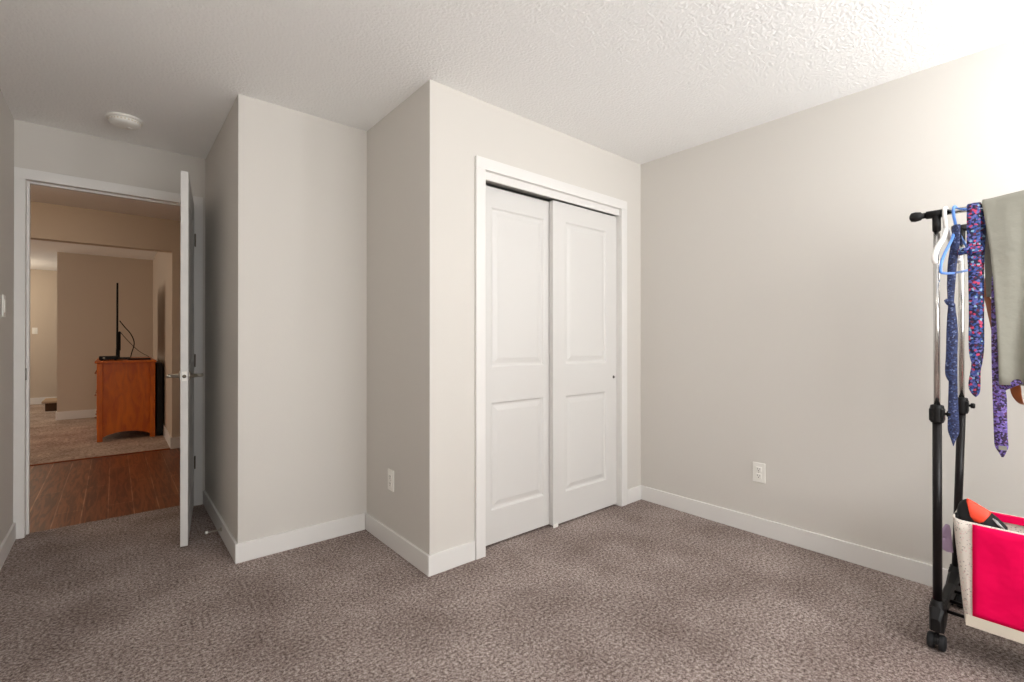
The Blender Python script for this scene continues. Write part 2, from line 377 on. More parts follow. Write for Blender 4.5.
bm = NB(); lathe(bm, [(.0095, 0), (.0095, .004), (.006, .008)], (DW, -.0175, .941), 16, 'x'); tag(obj('latch_bolt', bm, 'hinge', door, True), 'round metal latch in the door edge')
# jamb-side hinge leaves are part of the jamb
for z in (.304, 1.014, 1.854):
    bm = NB(); box(bm, DX1-.0016, DX1+.0002, YF-.002, YF+.033, z-.044, z+.044)
    obj('hinge_leaf', bm, 'hinge', bpy.data.objects['trim_5'])

# spring door stop on the baseboard behind the door
ds = thing('door_stop', 'small metal spring door stop on the baseboard behind the open door', 'door stop', (XA-BT, 3.20, .055))
bm = NB(); lathe(bm, [(.011, 0), (.011, -.005), (.006, -.007)], (0, 0, 0), 16, 'x'); obj('base', bm, 'nickel', ds)
pts = [(-.007-.062*k/90, .0048*math.cos(k*.9), .0048*math.sin(k*.9)) for k in range(91)]
bm = NB(); tube(bm, pts, .0013, 6); obj('spring', bm, 'nickel', ds, True)
bm = NB(); lathe(bm, [(.006, -.068), (.0085, -.070), (.0085, -.078), (.005, -.082)], (0, 0, 0), 16, 'x'); tag(obj('tip', bm, 'plastic', ds, True), 'white rubber tip')

# ------------------------------------------------------------------ outlets, switch, smoke alarm, added fill dome, floor lamp
def plate(name, label, cat, loc, rz, kind):
    """local: face looks to -y"""
    t = thing(name, label, cat, loc, rz)
    bm = NB(); box(bm, -.036, .036, -.006, 0, -.058, .058, bev=.0025); obj('cover_plate', bm, 'plastic', t)
    if kind == 'outlet':
        for z in (-.0195, .0195):
            bm = NB(); box(bm, -.0165, .0165, -.009, -.004, z-.014, z+.014, bev=.002); s = obj('socket', bm, 'plastic', t)
            for nm, b in (('slot', (-.0075, -.0055, z-.002, z+.008)), ('slot', (.0055, .0075, z-.001, z+.007)), ('ground_hole', (-.0025, .0025, z-.0105, z-.0055))):
                bm = NB(); box(bm, b[0], b[1], -.0096, -.0088, b[2], b[3]); obj(nm, bm, 'slot', s)
        bm = NB(); lathe(bm, [(.003, -.0055), (.003, -.0072)], (0, 0, 0), 12, 'y'); obj('screw', bm, 'nickel', t)
    else:
        bm = NB(); box(bm, -.0165, .0165, -.0095, -.004, -.033, .033, bev=.002); obj('rocker', bm, 'plastic', t)
    return t
plate('wall_outlet', 'white double outlet low on the right wall', 'outlet', (XD, 1.215, .368), R(-90), 'outlet')
plate('wall_outlet', 'white outlet low on the shaded side of the closet wall', 'outlet', (XB, 2.463, .374), R(-90), 'outlet')
plate('light_switch', 'white light switch at the left edge beside the doorway', 'switch', (XE, 3.625, 1.335), R(90), 'switch')
plate('light_switch', 'small pale switch on the lit wall beyond the living room', 'switch', (-1.10, 12.1, 1.33), 0, 'switch')

sa = thing('smoke_alarm', 'round white smoke alarm on the ceiling in front of the doorway', 'smoke alarm', (.045, 3.545, H))
bm = NB(); lathe(bm, [(.084, 0), (.086, -.004), (.086, -.010), (.081, -.013)], n=40); obj('base', bm, 'plastic', sa, True)
bm = NB(); lathe(bm, [(.068, -.012), (.074, -.016), (.073, -.030), (.062, -.040), (.038, -.044), (.001, -.045)], n=40); obj('cover', bm, 'plastic', sa, True)
bm = NB()
for k in range(28):
    t = 2*math.pi*k/28; box(bm, .0726, .0745, -.004, .004, -.0265, -.0185, Matrix.Rotation(t, 4, 'Z'))
obj('vent_slots', bm, 'cream', sa)
bm = NB(); lathe(bm, [(.012, -.0435), (.012, -.047), (.009, -.048)], (.02, .01, 0), 16); obj('test_button', bm, 'plastic', sa, True)

cl = thing('fill_dome', 'added glowing fill dome above the entrance side of the bedroom, out of view', 'fill light', (.05, 1.0, H))  # unseen dome, added to brighten the dark left side of the room
bm = NB(); lathe(bm, [(.12, 0), (.12, -.02), (.11, -.025)], n=32); obj('canopy', bm, 'nickel', cl, True)
bm = NB(); lathe(bm, [(.10, -.026), (.15, -.045), (.165, -.075), (.15, -.11), (.10, -.135), (.04, -.147), (.001, -.149)], n=32); obj('fill_shade', bm, 'lamp', cl, True)

# uplighter standing behind the camera's right: it throws the bright patch on the ceiling
LX, LY, LZ = 2.58, -.80, 1.86
fl_ = thing('floor_lamp', 'tall floor lamp shining up at the ceiling near the window', 'floor lamp', (LX, LY, 0))
bm = NB(); lathe(bm, [(.14, 0), (.14, .012), (.12, .022), (.02, .03)], n=32); obj('base', bm, 'black', fl_, True)
bm = NB(); tube(bm, [(0, 0, .02), (0, 0, LZ-.09)], .012, 12); obj('pole', bm, 'chrome', fl_, True)
bm = NB(); lathe(bm, [(.02, LZ-.10), (.09, LZ-.085), (.15, LZ-.05), (.175, LZ-.012), (.170, LZ-.012), (.145, LZ-.045), (.085, LZ-.075), (.02, LZ-.09)], n=40); obj('lamp_shade', bm, 'black', fl_, True)
pl = bpy.data.lights.new('uplighter_bulb', 'POINT'); pl.shadow_soft_size = .12; pl.energy = 66; pl.color = (.975, .985, 1)
po = bpy.data.objects.new('uplighter_bulb', pl); COL.objects.link(po); po.location = (LX, LY, LZ+.02)

# ------------------------------------------------------------------ living room things
dr = thing('dresser', 'orange-brown wooden dresser with arched side apron, under the television', 'dresser', (-.150, 7.12, 0))
DD, DL, DH = .528, 1.35, .922                    # local: x = depth (front at x=0), y = length
bm = NB(); box(bm, -.02, DD+.01, -.02, DL+.02, DH-.028, DH, bev=.006); obj('top', bm, 'dresser', dr)
for x in (0, DD-.05):
    for y in (0, DL-.05):
        bm = NB(); box(bm, x, x+.05, y, y+.05, 0, DH-.028, bev=.004); obj('leg', bm, 'dresser', dr)
def apron(bm, a0, a1, fixed, th, z0, z1, rise, along='x', n=14):
    top = []; bot = []
    for i in range(n+1):
        t = i/n; a = a0+(a1-a0)*t; zb = z0 + rise*math.sin(math.pi*t)**.7
        for yy in (fixed, fixed+th):
            p = (a, yy) if along == 'x' else (yy, a)
            bot.append(bm.verts.new((p[0], p[1], zb))); top.append(bm.verts.new((p[0], p[1], z1)))
    for i in range(n):
        k = 2*i
        for q in ((bot[k], bot[k+2], top[k+2], top[k]), (bot[k+1], top[k+1], top[k+3], bot[k+3]), (bot[k], bot[k+1], bot[k+3], bot[k+2]), (top[k], top[k+2], top[k+3], top[k+1])): bm.faces.new(q)
for yy in (.026, DL-.044):
    bm = NB(); box(bm, .05, DD-.05, yy, yy+.018, .14, DH-.028); apron(bm, .05, DD-.05, yy, .018, .045, .14, .05); obj('side_panel', bm, 'dresser', dr)
bm = NB(); box(bm, DD-.02, DD-.005, .05, DL-.05, .1, DH-.028); obj('back_panel', bm, 'dresser_d', dr)
bm = NB(); apron(bm, .05, DL-.05, .006, .018, .05, .12, .04, 'y'); obj('front_apron', bm, 'dresser', dr)
zz = [.13, .39, .65, .9]
for c in range(2):
    for r_ in range(3):
        y0 = .055+c*(DL-.11)/2+.005; y1 = y0+(DL-.11)/2-.01
        bm = NB(); box(bm, -.004, .016, y0, y1, zz[r_]+.005, zz[r_+1]-.005, bev=.003); d_ = obj('drawer', bm, 'dresser', dr)
        for yk in (y0+.14, y1-.14):
            bm = NB(); lathe(bm, [(.005, -.004), (.005, -.012), (.010, -.016), (.010, -.022), (.003, -.025)], (0, yk, (zz[r_]+zz[r_+1])/2), 14, 'x'); obj('knob', bm, 'dresser_d', d_, True)

tv = thing('television', 'flat black television seen edge-on, standing on the wooden dresser', 'television', (.03, 7.78, DH))
bm = NB(); box(bm, -.012, .006, -.60, .60, .10, .905, bev=.003); obj('screen', bm, 'screen', tv)
bm = NB(); box(bm, .006, .030, -.32, .32, .11, .34, bev=.008); obj('back_housing', bm, 'black', tv)
bm = NB(); box(bm, -.015, .025, -.05, .05, .012, .13, bev=.004); obj('neck', bm, 'black', tv)
bm = NB(); box(bm, -.12, .13, -.28, .28, 0, .014, bev=.005); obj('stand_foot', bm, 'black', tv)
bx = thing('cable_box', 'small black box on the dresser top at the foot of the television', 'cable box', (-.05, 7.26, DH))
bm = NB(); box(bm, -.085, .085, -.07, .12, .008, .05, bev=.006); obj('body', bm, 'black', bx)
bm = NB(); lathe(bm, [(.012, -.004), (.012, -.0), (.010, .002)], (-.04, -.074, .03), 14, 'y'); obj('dial', bm, 'hinge', bx)
for sx in (-.06, .06):
    for sy in (-.05, .1):
        bm = NB(); box(bm, sx-.01, sx+.01, sy-.01, sy+.01, 0, .009); obj('foot', bm, 'black', bx)
bm = NB(); box(bm, -.10, .12, -.06, .06, 0, .018, bev=.005)
o = obj('media_player', bm, 'black'); o.location = (.22, 7.30, DH); tag(o, 'flat black player lying on the dresser top beside the wall', 'media player')
bm = NB(); tube(bm, spline([(.05, 7.62, 1.40), (.10, 7.60, 1.32), (.16, 7.58, 1.23), (.19, 7.56, 1.12), (.165, 7.54, 1.0), (.155, 7.53, .948)]), .006, 8)
tag(obj('power_cable', bm, 'black', None, True), 'thick black cable looping down from the television to the dresser', 'cable')
bm = NB(); tube(bm, spline([(.05, 7.7, 1.27), (.14, 7.68, 1.14), (.24, 7.64, 1.02), (.34, 7.60, .948)]), .0035, 8)
tag(obj('antenna_cable', bm, 'black', None, True), 'thin straight cable slanting from the television to the dresser corner', 'cable')
bsp = thing('black_box', 'narrow black box standing between the wooden dresser and the wall', 'block', (.424, 7.45, 0))  # plain black box filling the gap between dresser and wall
bm = NB(); box(bm, -.030, .030, -.30, .45, .01, .88, bev=.008); obj('body', bm, 'black', bsp)
bm = NB(); box(bm, -.025, .025, -.306, -.299, .04, .85, bev=.002); obj('front_plate', bm, 'charcoal', bsp)
for sy in (-.27, .42):
    bm = NB(); box(bm, -.02, .02, sy-.02, sy+.02, 0, .012); obj('foot', bm, 'black', bsp)
st = thing('low_step', 'low dark brown step with a pale tread past the far wall corner', 'step', (-.70, 10.75, 0))
bm = NB(); box(bm, -.16, .5, .03, .6, 0, .13); obj('riser', bm, 'step', st)
bm = NB(); box(bm, -.20, .5, 0, .6, .13, .165, bev=.008); obj('tread', bm, 'steptop', st)

# ------------------------------------------------------------------ clothes rack
P1 = Vector((2.377, .337, 0)); P2 = Vector((2.757, .312, 0)); P2b = Vector((2.80, .338, 0)); RZ = 1.632
rk = thing('clothes_rack', 'black and chrome double-rail clothes rack on casters by the right wall', 'clothes rack', (P1.x, P1.y, 0))
O = rk.location.copy()
def rob(name, bm, m, sm=True, label=None, parent=rk):
    for v in bm.verts: v.co -= O
    o = obj(name, bm, m, parent, sm)
    if label: tag(o, label)
    return o
RL = 1.15                                        # rack length along the wall
def V(x, y, z): return Vector((x, y, z))
for end in (0, 1):
    dy = -RL*end
    for i, (pt, pb) in enumerate(((P1, P1), (P2, P2b))):
        def at_z(z): return pb + (pt-pb)*min(1, max(0, (z-.12)/(.88-.12))) + V(0, dy, z)
        bm = NB(); tube(bm, [at_z(.12), at_z(.87)], .014, 16); rob('lower_post', bm, 'blackm')
        bm = NB(); tube(bm, [at_z(.86), at_z(RZ-.03)], .0100, 16); rob('upper_post', bm, 'chrome', label='chrome upper post')
        c = at_z(.88)
        bm = NB(); lathe(bm, [(.018, -.035), (.021, -.030), (.021, .02), (.019, .03), (.014, .032)], c, 18); 
        box(bm, c.x-.018, c.x+.018, c.y-.0215, c.y+.0215, c.z-.028, c.z+.018, bev=.004)
        col_ = rob('height_collar', bm, 'black', False)
        bm = NB(); lathe(bm, [(.005, -.018), (.005, -.026), (.011, -.028), (.011, -.038), (.008, -.041)], c, 14, 'y'); rob('collar_knob', bm, 'black', parent=col_)
        j = at_z(RZ)
        bm = NB(); tube(bm, [j+V(0, 0, -.065), j+V(0, 0, 0)], [.0125, .0135], 14)
        tube(bm, [j+V(0, -.026, 0), j+V(0, .03, 0)], .0145, 14)
        rob('rail_joint', bm, 'black')
        if end == 0:
            bm = NB(); tube(bm, [j+V(0, .02, 0), j+V(0, -RL-.02, 0)], .0105, 16); rob('rail', bm, 'chrome', label='chrome hanging rail')
        s = 1 if end == 0 else -1
        if i == 0:
            bm = NB(); lathe(bm, [(.010, .0), (.011, .030*s), (.016, .034*s), (.019, .05*s), (.017, .062*s), (.008, .067*s)], j+V(0, .012*s, 0), 16, 'y'); rob('end_cap', bm, 'black')
    # foot: a low beam carrying both posts, sockets and casters
    a, b = P1+V(0, dy, 0), P2b+V(0, dy, 0); d = (b-a).normalized(); n = V(-d.y, d.x, 0)
    bm = NB()
    sec = []
    for t, hw, z0, z1 in ((-.045, .014, .075, .12), (-.02, .021, .066, .155), (.03, .021, .075, .15), (.12, .016, .10, .14), (.30, .016, .10, .14), (.39, .021, .075, .15), (.43, .02, .066, .155), (.46, .014, .075, .12)):
        p = a+d*t
        sec.append([bm.verts.new(p+n*sx*hw+V(0, 0, z)) for sx, z in ((-1, z0), (1, z0), (1.0, z1-.008), (.6, z1), (-.6, z1), (-1, z1-.008))])
    for q, r_ in zip(sec, sec[1:]):
        for k in range(6): bm.faces.new((q[k], q[(k+1) % 6], r_[(k+1) % 6], r_[k]))
    bm.faces.new(sec[0]); bm.faces.new(sec[-1][::-1])
    ft = rob('foot_beam', bm, 'black', False)
    for p in (a, b):
        bm = NB(); lathe(bm, [(.024, .13), (.024, .150), (.021, .153), (.021, .163), (.018, .166), (.018, .176), (.015, .178)], p, 18); rob('post_socket', bm, 'black', parent=ft)
    for p in (a+d*-.01, b+d*.01):
        ca = bpy.data.objects.new('caster', None)
        bm = NB(); tube(bm, [p+V(0, 0, .078), p+V(0, 0, .045)], .006, 10)
        # hood over the twin wheels
        rings = []
        for k in range(9):
            t = math.pi*k/8; y, z = -.027*math.cos(t)-.008, .028+.030*math.sin(t)
            rings.append([bm.verts.new(p+V(y, sx, z)) for sx in (-.006, .006)])
        for q, r_ in zip(rings, rings[1:]): bm.faces.new((q[0], q[1], r_[1], r_[0]))
        bm.faces.new([q[0] for q in rings]); bm.faces.new([q[1] for q in rings][::-1])
        cs = rob('caster', bm, 'black', False)
        bpy.data.objects.remove(ca)
        for sx in (-1, 1):
            bm = NB(); lathe(bm, [(.006, .007*sx), (.027, .007*sx), (.0285, .010*sx), (.0285, .021*sx), (.024, .026*sx), (.006, .026*sx)], p+V(-.008, 0, .0285), 22, 'y'); rob('wheel', bm, 'charcoal', parent=cs)
# shelf rods
for t in (.055, .16, .27, .36):
    d = (P2b-P1).normalized(); p = P1+d*t+V(0, 0, .122)
    bm = NB(); tube(bm, [p, p+V(0, -RL, 0)], .0065, 10); rob('shelf_rod', bm, 'blackm')
for yy in (-.07, -.42, -.80):
    bm = NB(); tube(bm, [P1+V(.055, yy, .122), P1+V(.36, yy, .122)], .004, 8); rob('shelf_wire', bm, 'blackm')

# ------------------------------------------------------------------ things hanging on the rack
def ribbon(bm, rows, x_off=(0, 0), th=.004, k=5, tip=False):
    """rows = (x, yc, z, half width, twist); soft flattened cross-section"""
    rows = spline(rows, k); rings = []
    for i, (x, y, z, hw, tw) in enumerate(rows):
        a = rows[max(i-1, 0)]; b = rows[min(i+1, len(rows)-1)]
        d = Vector((b[0]-a[0], b[1]-a[1], b[2]-a[2])).normalized()
        wv = Vector((math.sin(tw), math.cos(tw), 0)); wv = (wv - d*wv.dot(d)).normalized(); nv = d.cross(wv)
        hw = max(hw, .0008); r_ = []
        for s, h in ((-1, 0), (-.85, .6), (0, 1), (.85, .6), (1, 0), (.85, -.6), (0, -1), (-.85, -.6)):
            r_.append(bm.verts.new(Vector((x, y, z)) + wv*s*hw + nv*h*th*.5))
        rings.append(r_)
    for a, b in zip(rings, rings[1:]):
        for q in range(8): bm.faces.new((a[q], a[(q+1) % 8], b[(q+1) % 8], b[q]))
    bm.faces.new(rings[0]); bm.faces.new(rings[-1][::-1])
def pr(x, pts):
    """(u_left, u_right, v[, twist]) measured on the photograph at the plane x"""
    out = []
    for q in pts:
        a, b = at(q[0], q[2], x), at(q[1], q[2], x)
        out.append((x + (q[4] if len(q) > 4 else 0), (a.y+b.y)/2, (a.z+b.z)/2, abs(a.y-b.y)/2, q[3] if len(q) > 3 else 0))
    return out
RX = P1.x
def over(y, hw, side_x=.0, z=RZ, r=.015):
    """rows that carry a strap over the front rail, from behind to the front"""
    return [(RX+r*math.cos(t), y, z+r*math.sin(t), hw, 0) for t in (0, R(45), R(90), R(135), R(180))]

# navy tie
XN = RX-.016
nt_ = thing('necktie', 'dark navy tie knotted halfway, hanging under the blue hanger', 'necktie', (RX, .28, RZ), group='neckties on the clothes rack')
O2 = nt_.location.copy()
def hob(parent, name, bm, m, sm=True, label=None):
    for v in bm.verts: v.co -= parent.location
    o = obj(name, bm, m, parent, sm)
    if label: tag(o, label)
    return o
bm = NB()
f = pr(XN, [(952, 961, 228, .3), (950.5, 960, 245, .2), (948, 957.5, 262), (947, 955.5, 285), (947.5, 954.5, 298), (948, 954.5, 306), (947, 957, 318), (946.3, 958, 335), (945.8, 957.5, 355), (944.8, 957, 370), (946, 956.5, 377), (949, 954, 382)])
yc = f[0][1]
ribbon(bm, [(XN+.030, yc-.004, f[0][2]-.06, .010, 0), (XN+.022, yc, f[0][2]-.005, .010, .1), (XN+.012, yc, f[0][2]+.012, .010, .2)] + f, th=.006); hob(nt_, 'front_blade', bm, 'navy')
bm = NB()
f = pr(XN+.008, [(948.5, 955.5, 306), (948.5, 957.5, 340), (948.5, 957.5, 380), (948, 958, 400), (947.5, 958.8, 420), (947.6, 959.2, 431), (950.5, 956, 439), (952.9, 953.4, 446)])
ribbon(bm, f, th=.004, k=4); hob(nt_, 'tail_blade', bm, 'navy')
bm = NB(); k_ = at(950.3, 303, XN); ribbon(bm, [(k_.x-.003, k_.y+.012, k_.z+.012, .006, 0), (k_.x-.008, k_.y, k_.z, .011, 0), (k_.x-.003, k_.y-.011, k_.z-.012, .006, 0)], th=.012); hob(nt_, 'knot', bm, 'navy')

# floral tie
fl = thing('necktie', 'blue tie with red and pink floral print looped over the front rail', 'necktie', (RX, .235, RZ), group='neckties on the clothes rack')
bm = NB()
f = pr(RX-.018, [(967, 981, 222), (966.8, 981, 245), (968, 982, 265), (968.5, 982.5, 290), (968.8, 983, 315), (968.5, 983, 340), (969.3, 982, 355), (972, 979.5, 364), (975, 977, 370)])
yc = (at(967, 208, RX-.015).y+at(981, 208, RX-.015).y)/2; hw = abs(at(967, 208, RX-.015).y-at(981, 208, RX-.015).y)/2
ribbon(bm, over(yc, hw, r=.016) + f, th=.007); hob(fl, 'front_blade', bm, 'floral')
bm = NB()
f = pr(RX+.006, [(974, 986, 232), (975, 984.5, 265), (975, 984.2, 310), (974, 984.3, 345), (971.5, 982.5, 362), (971, 981, 368), (969.5, 980.5, 376), (968.3, 980.5, 386), (971, 979.5, 393), (975.2, 976, 397)])
ribbon(bm, [(RX+.014, yc-.012, RZ, hw, 0)] + f, th=.004); hob(fl, 'back_blade', bm, 'floral')
bm = NB(); k_ = at(969, 252, RX-.022)
ribbon(bm, [(k_.x, k_.y+.024, k_.z, .008, 0), (k_.x-.010, k_.y+.010, k_.z+.003, .020, 0), (k_.x-.012, k_.y-.010, k_.z+.004, .021, 0), (k_.x-.004, k_.y-.034, k_.z+.006, .013, 0)], th=.022); hob(fl, 'knot', bm, 'floral')

# purple tie, hanging behind the trousers' front layer
XP = RX-.012
pu = thing('necktie', 'purple patterned tie hanging lowest, partly behind the grey trousers', 'necktie', (RX, .17, RZ), group='neckties on the clothes rack')
bm = NB()
f = pr(XP, [(993, 1000, 250), (991.5, 999, 290), (991.3, 998.8, 330), (991.5, 999, 365), (992, 1003, 382), (992.3, 1006.5, 395), (993, 1007, 415), (993.6, 1007.5, 435), (994.5, 1008.3, 446), (998, 1006, 452), (1001, 1003.5, 457)])
yc = f[0][1]
ribbon(bm, over(yc, .011, r=.013) + f, th=.005); hob(pu, 'front_blade', bm, 'purple')
bm = NB()
q0, q1, q2 = at(1000, 386, XP-.004), at(1011, 383, XP-.008), at(1024, 380, XP)
ribbon(bm, [(q0.x, q0.y, q0.z, .022, 0), (q1.x, q1.y, q1.z, .015, 0), (q2.x, q2.y, q2.z, .012, 0), (q2.x+.01, q2.y-.03, q2.z+.02, .01, 0)], th=.005)
hob(pu, 'crossing_fold', bm, 'purple')
bm = NB(); k_ = at(1002.5, 448, XP-.0035); box(bm, k_.x-.001, k_.x+.0005, k_.y-.010, k_.y+.010, k_.z-.007, k_.z+.007); hob(pu, 'woven_tag', bm, 'trouser', False, 'small pale woven tag')

# trousers draped over the front rail: long front fall, short back fall
tr_ = thing('trousers', 'grey dress trousers folded over the front rail of the clothes rack', 'trousers', (RX, .05, RZ))
def sheet(bm, prof, y_left, y_right, ny=26, wr=0.0, th=.004, seed=0):
    """prof = list of (x, z, s) with s the fall from the rail 0..1; y_left(s), y_right(s)"""
    g = []
    for x, z, s in prof:
        row = []
        for j in range(ny+1):
            t = j/ny; y = y_left(s)*(1-t)+y_right(s)*t
            dx = wr*s*(math.sin(t*9+s*2+seed)+.6*math.sin(t*17-s*3+1+seed)) + .022*math.exp(-((t-.42+.22*s)/.10)**2)*min(1, s*3) - .012*math.exp(-((t-.66+.1*s)/.1)**2)*min(1, s*3)
            dz = .013*min(1, max(0, t*2.2-.15))*(1-min(1, s*5))
            row.append(bm.verts.new((x+dx, y, z+dz)))
        g.append(row)
    for a, b in zip(g, g[1:]):
        for j in range(ny): bm.faces.new((a[j], a[j+1], b[j+1], b[j]))
def fall(z_end, sx, x_end, n=22):
    return [(RX+sx*(.019+(x_end)*(k/n)), RZ+.004-(RZ+.004-z_end)*k/n, k/n) for k in range(1, n+1)]
def solid(o, th):
    md = o.modifiers.new('thickness', 'SOLIDIFY'); md.thickness = th; md.offset = 0
crown = [(RX-.019*math.cos(t), RZ+.004+.019*math.sin(t), 0) for t in [R(a) for a in (180, 150, 120, 90, 60, 30, 0)]]
bm = NB()
kz = [(203, 981.5), (215, 984), (250, 990), (283, 993.3), (320, 996.3), (350, 997.8), (384, 999)]
kk = [((RZ-at(u, v, RX-.03).z)/.62, at(u, v, RX-.03).y) for v, u in kz]
def yl(s):
    for (a, ya), (b, yb) in zip(kk, kk[1:]):
        if s <= b: t = max(0, (s-a)/(b-a)); return ya*(1-t)+yb*t
    return kk[-1][1]
prof = crown + fall(at(1005, 385, RX-.03).z, -1, .012)
yr = lambda s: -.03-.02*s
sheet(bm, prof, yl, yr, wr=.007)
o = hob(tr_, 'front_fall', bm, 'trouser'); solid(o, .006)
bm = NB()
prof2 = [crown[0]] + fall(at(990, 297, RX+.03).z, 1, .012, 12)
yl2 = lambda s: yl(0)*(1-s)+at(991, 297, RX+.03).y*s + .012*math.sin(math.pi*min(1, s)) - .0
yl2 = lambda s: (at(982, 206, RX+.02).y)*(1-s) + at(986.5, 297, RX+.03).y*s
sheet(bm, prof2, yl2, yr, wr=.004, seed=2)
o = hob(tr_, 'back_fall', bm, 'trouser'); solid(o, .006)

# belt hanging in a loop behind the trousers
bt = thing('belt', 'tan brown leather belt looping below the grey trousers', 'belt', (RX+.05, .12, RZ))
bm = NB()
XL = RX+.05
def bp(u, v, hw, tw, x=XL):
    p = at(u, v, x); return (p.x, p.y, p.z, hw, tw)
ribbon(bm, [(P2.x-.35+.0, .165, 1.55, .016, .9), bp(986, 285, .016, 1.0), bp(989.5, 305, .016, .9), bp(993, 325, .013, .9), bp(999, 345, .014, .7), bp(1008, 368, .015, .5), bp(1014.5, 385, .015, .3), bp(1017, 396, .014, .5), bp(1023, 404, .012, 1.0), bp(1034, 402, .012, 1.2), bp(1045, 385, .014, .9), bp(1052, 350, .015, .6), bp(1052, 300, .015, .5), bp(1046, 240, .015, .4)], th=.0035, k=6)
hob(bt, 'strap', bm, 'belt', True)
bm = NB(); p = at(1046, 240, XL)
for b in ((-.004, .004, -.026, -.020, -.025, .025), (-.004, .004, .020, .026, -.025, .025), (-.004, .004, -.026, .026, .020, .026), (-.004, .004, -.026, .026, -.026, -.020)):
    box(bm, p.x+b[0], p.x+b[1], p.y+b[2], p.y+b[3], p.z+b[4], p.z+b[5])
hob(bt, 'buckle', bm, 'nickel', False)

# hangers
def hanger(name, label, m, y, yaw_, w_, drop, rad, loc_dx=0, tilt=0, bar=True):
    """tubular hanger in its local x-z plane, hooked over the front rail; turned by yaw_ about z"""
    h = thing(name, label, 'hanger', (RX+loc_dx, y, RZ), yaw_)
    h.rotation_euler = (0, R(tilt), yaw_)
    hk = [(-.002+.017*math.cos(R(a)), 0, .001+.017*math.sin(R(a))) for a in range(-20, 200, 20)]
    hk = [(-.002+.0165*math.cos(t), 0, .0165*math.sin(t)) for t in [R(a) for a in (-25, 5, 35, 65, 95, 125, 155, 180)]]
    neck = hk + [(-.016, 0, -.02), (-.006, 0, -.045), (0, 0, -.062)]
    bm = NB(); tube(bm, spline(neck, 3), rad, 10); obj('hook', bm, m, h, True)
    pts = [(0, 0, -.060), (-w_*.3, 0, -.075-drop*.22), (-w_*.72, 0, -.06-drop*.66), (-w_*.96, 0, -.06-drop*.93), (-w_, 0, -.065-drop*1.05), (-w_*.95, 0, -.06-drop*1.17)]
    right = [(-a, b, c) for a, b, c in reversed(pts)]
    loop = pts + ([(-w_*.5, 0, -.06-drop*1.22), (0, 0, -.06-drop*1.23), (w_*.5, 0, -.06-drop*1.22)] if bar else []) + right
    bm = NB()
    if bar: tube(bm, spline(loop, 4), rad*.95, 10)
    else:
        tube(bm, spline(pts, 4), [rad*1.3]*21, 10); tube(bm, spline(right, 4), [rad*1.3]*21, 10)
    obj('body', bm, m, h, True)
    return h
yw = at(946, 210, RX).y; yb_ = at(955.5, 210, RX).y
hanger('clothes_hanger', 'white plastic hanger nearest the end of the front rail', 'whitehanger', yw, R(-4), .17, .105, .0068, tilt=-6, bar=False)
hanger('clothes_hanger', 'light blue plastic hanger turned sideways on the front rail', 'bluehanger', yb_, R(-9.5), .165, .135, .0048, tilt=-8)

# ------------------------------------------------------------------ fabric bin on the rack shelf
bn = thing('storage_bin', 'hot pink and white speckled fabric bin on the lower rack shelf', 'storage bin', (2.46, .03, .13))
BX0, BX1 = 2.35, 2.56
zb = .130
def rim(y): return .498
tl = at(952, 516, 2.375); bl = at(966, 621, 2.352)
yL_t, yL_b, yR_t, yR_b = tl.y, .262, -.24, -.21
def ring(z, s, y0, y1, x0, x1, ins=0, n=7):
    """closed rounded rectangle; corner radius .03"""
    r_ = .028; out = []
    for cx, cy, a0 in ((x0+r_, y0-r_, 90), (x0+r_, y1+r_, 180), (x1-r_, y1+r_, 270), (x1-r_, y0-r_, 0)):
        for k in range(n):
            a = R(a0+90*k/(n-1)); out.append((cx+(r_-ins)*math.cos(a), cy+(r_-ins)*math.sin(a), z))
    return out
def shell(levels, ins=0):
    bm = NB(); prev = None
    for L_ in levels:
        vs = [bm.verts.new(p) for p in L_]
        if prev:
            for k in range(len(vs)): bm.faces.new((prev[k], prev[(k+1) % len(vs)], vs[(k+1) % len(vs)], vs[k]))
        else: first = vs
        prev = vs
    return bm, first, prev
def lev(z, ins=0):
    t = (z-zb)/(.50-zb); return ring(z, 0, yL_b*(1-t)+yL_t*t, yR_b*(1-t)+yR_t*t, BX0-.000, BX1+.01*t, ins)
zs_ = [zb, .17, .23, .29, .35, .41, .46, .497]
bm, f0, l0 = shell([lev(z) for z in zs_] + [lev(z, .004) for z in reversed(zs_)])
bm.faces.new(f0); bm.faces.new(l0)
for v in bm.verts:                                # rim dips a little towards the front right corner
    if v.co.z > .45: v.co.z += .010*max(0, (v.co.y-.22)/.08)
hob(bn, 'speckled_body', bm, 'speck', True)
# pink front panel wrapped on the body, and the cream band below it
def face_strip(y0, y1, z0, z1, x, ny, nz, amp, seed=0):
    bm = NB(); g = []
    for i in range(nz+1):
        z = z0+(z1-z0)*i/nz; row = []
        for j in range(ny+1):
            y = y0+(y1-y0)*j/ny; e = min(i, nz-i, j, ny-j) > 0
            row.append(bm.verts.new((x-(amp*(.5+.5*math.sin(y*31+z*13+seed)*math.sin(z*27-y*9)) if e else 0), y, z)))
        g.append(row)
    for a, b in zip(g, g[1:]):
        for j in range(ny): bm.faces.new((a[j], b[j], b[j+1], a[j+1]))
    return bm
bm = face_strip(.2385, -.205, .172, .498, BX0-.0035, 30, 22, .007); o = hob(bn, 'pink_panel', bm, 'pink'); solid(o, .003)
bm = NB(); box(bm, BX0-.0055, BX0-.001, -.205, .257, .1315, .171, bev=.0015); hob(bn, 'cream_band', bm, 'cream', False)
bm = NB(); box(bm, BX1-.012, BX1+.003, yR_t+.04, .225, .474, .502, bev=.003); hob(bn, 'back_rim_band', bm, 'pink', False, 'pink band along the back rim')
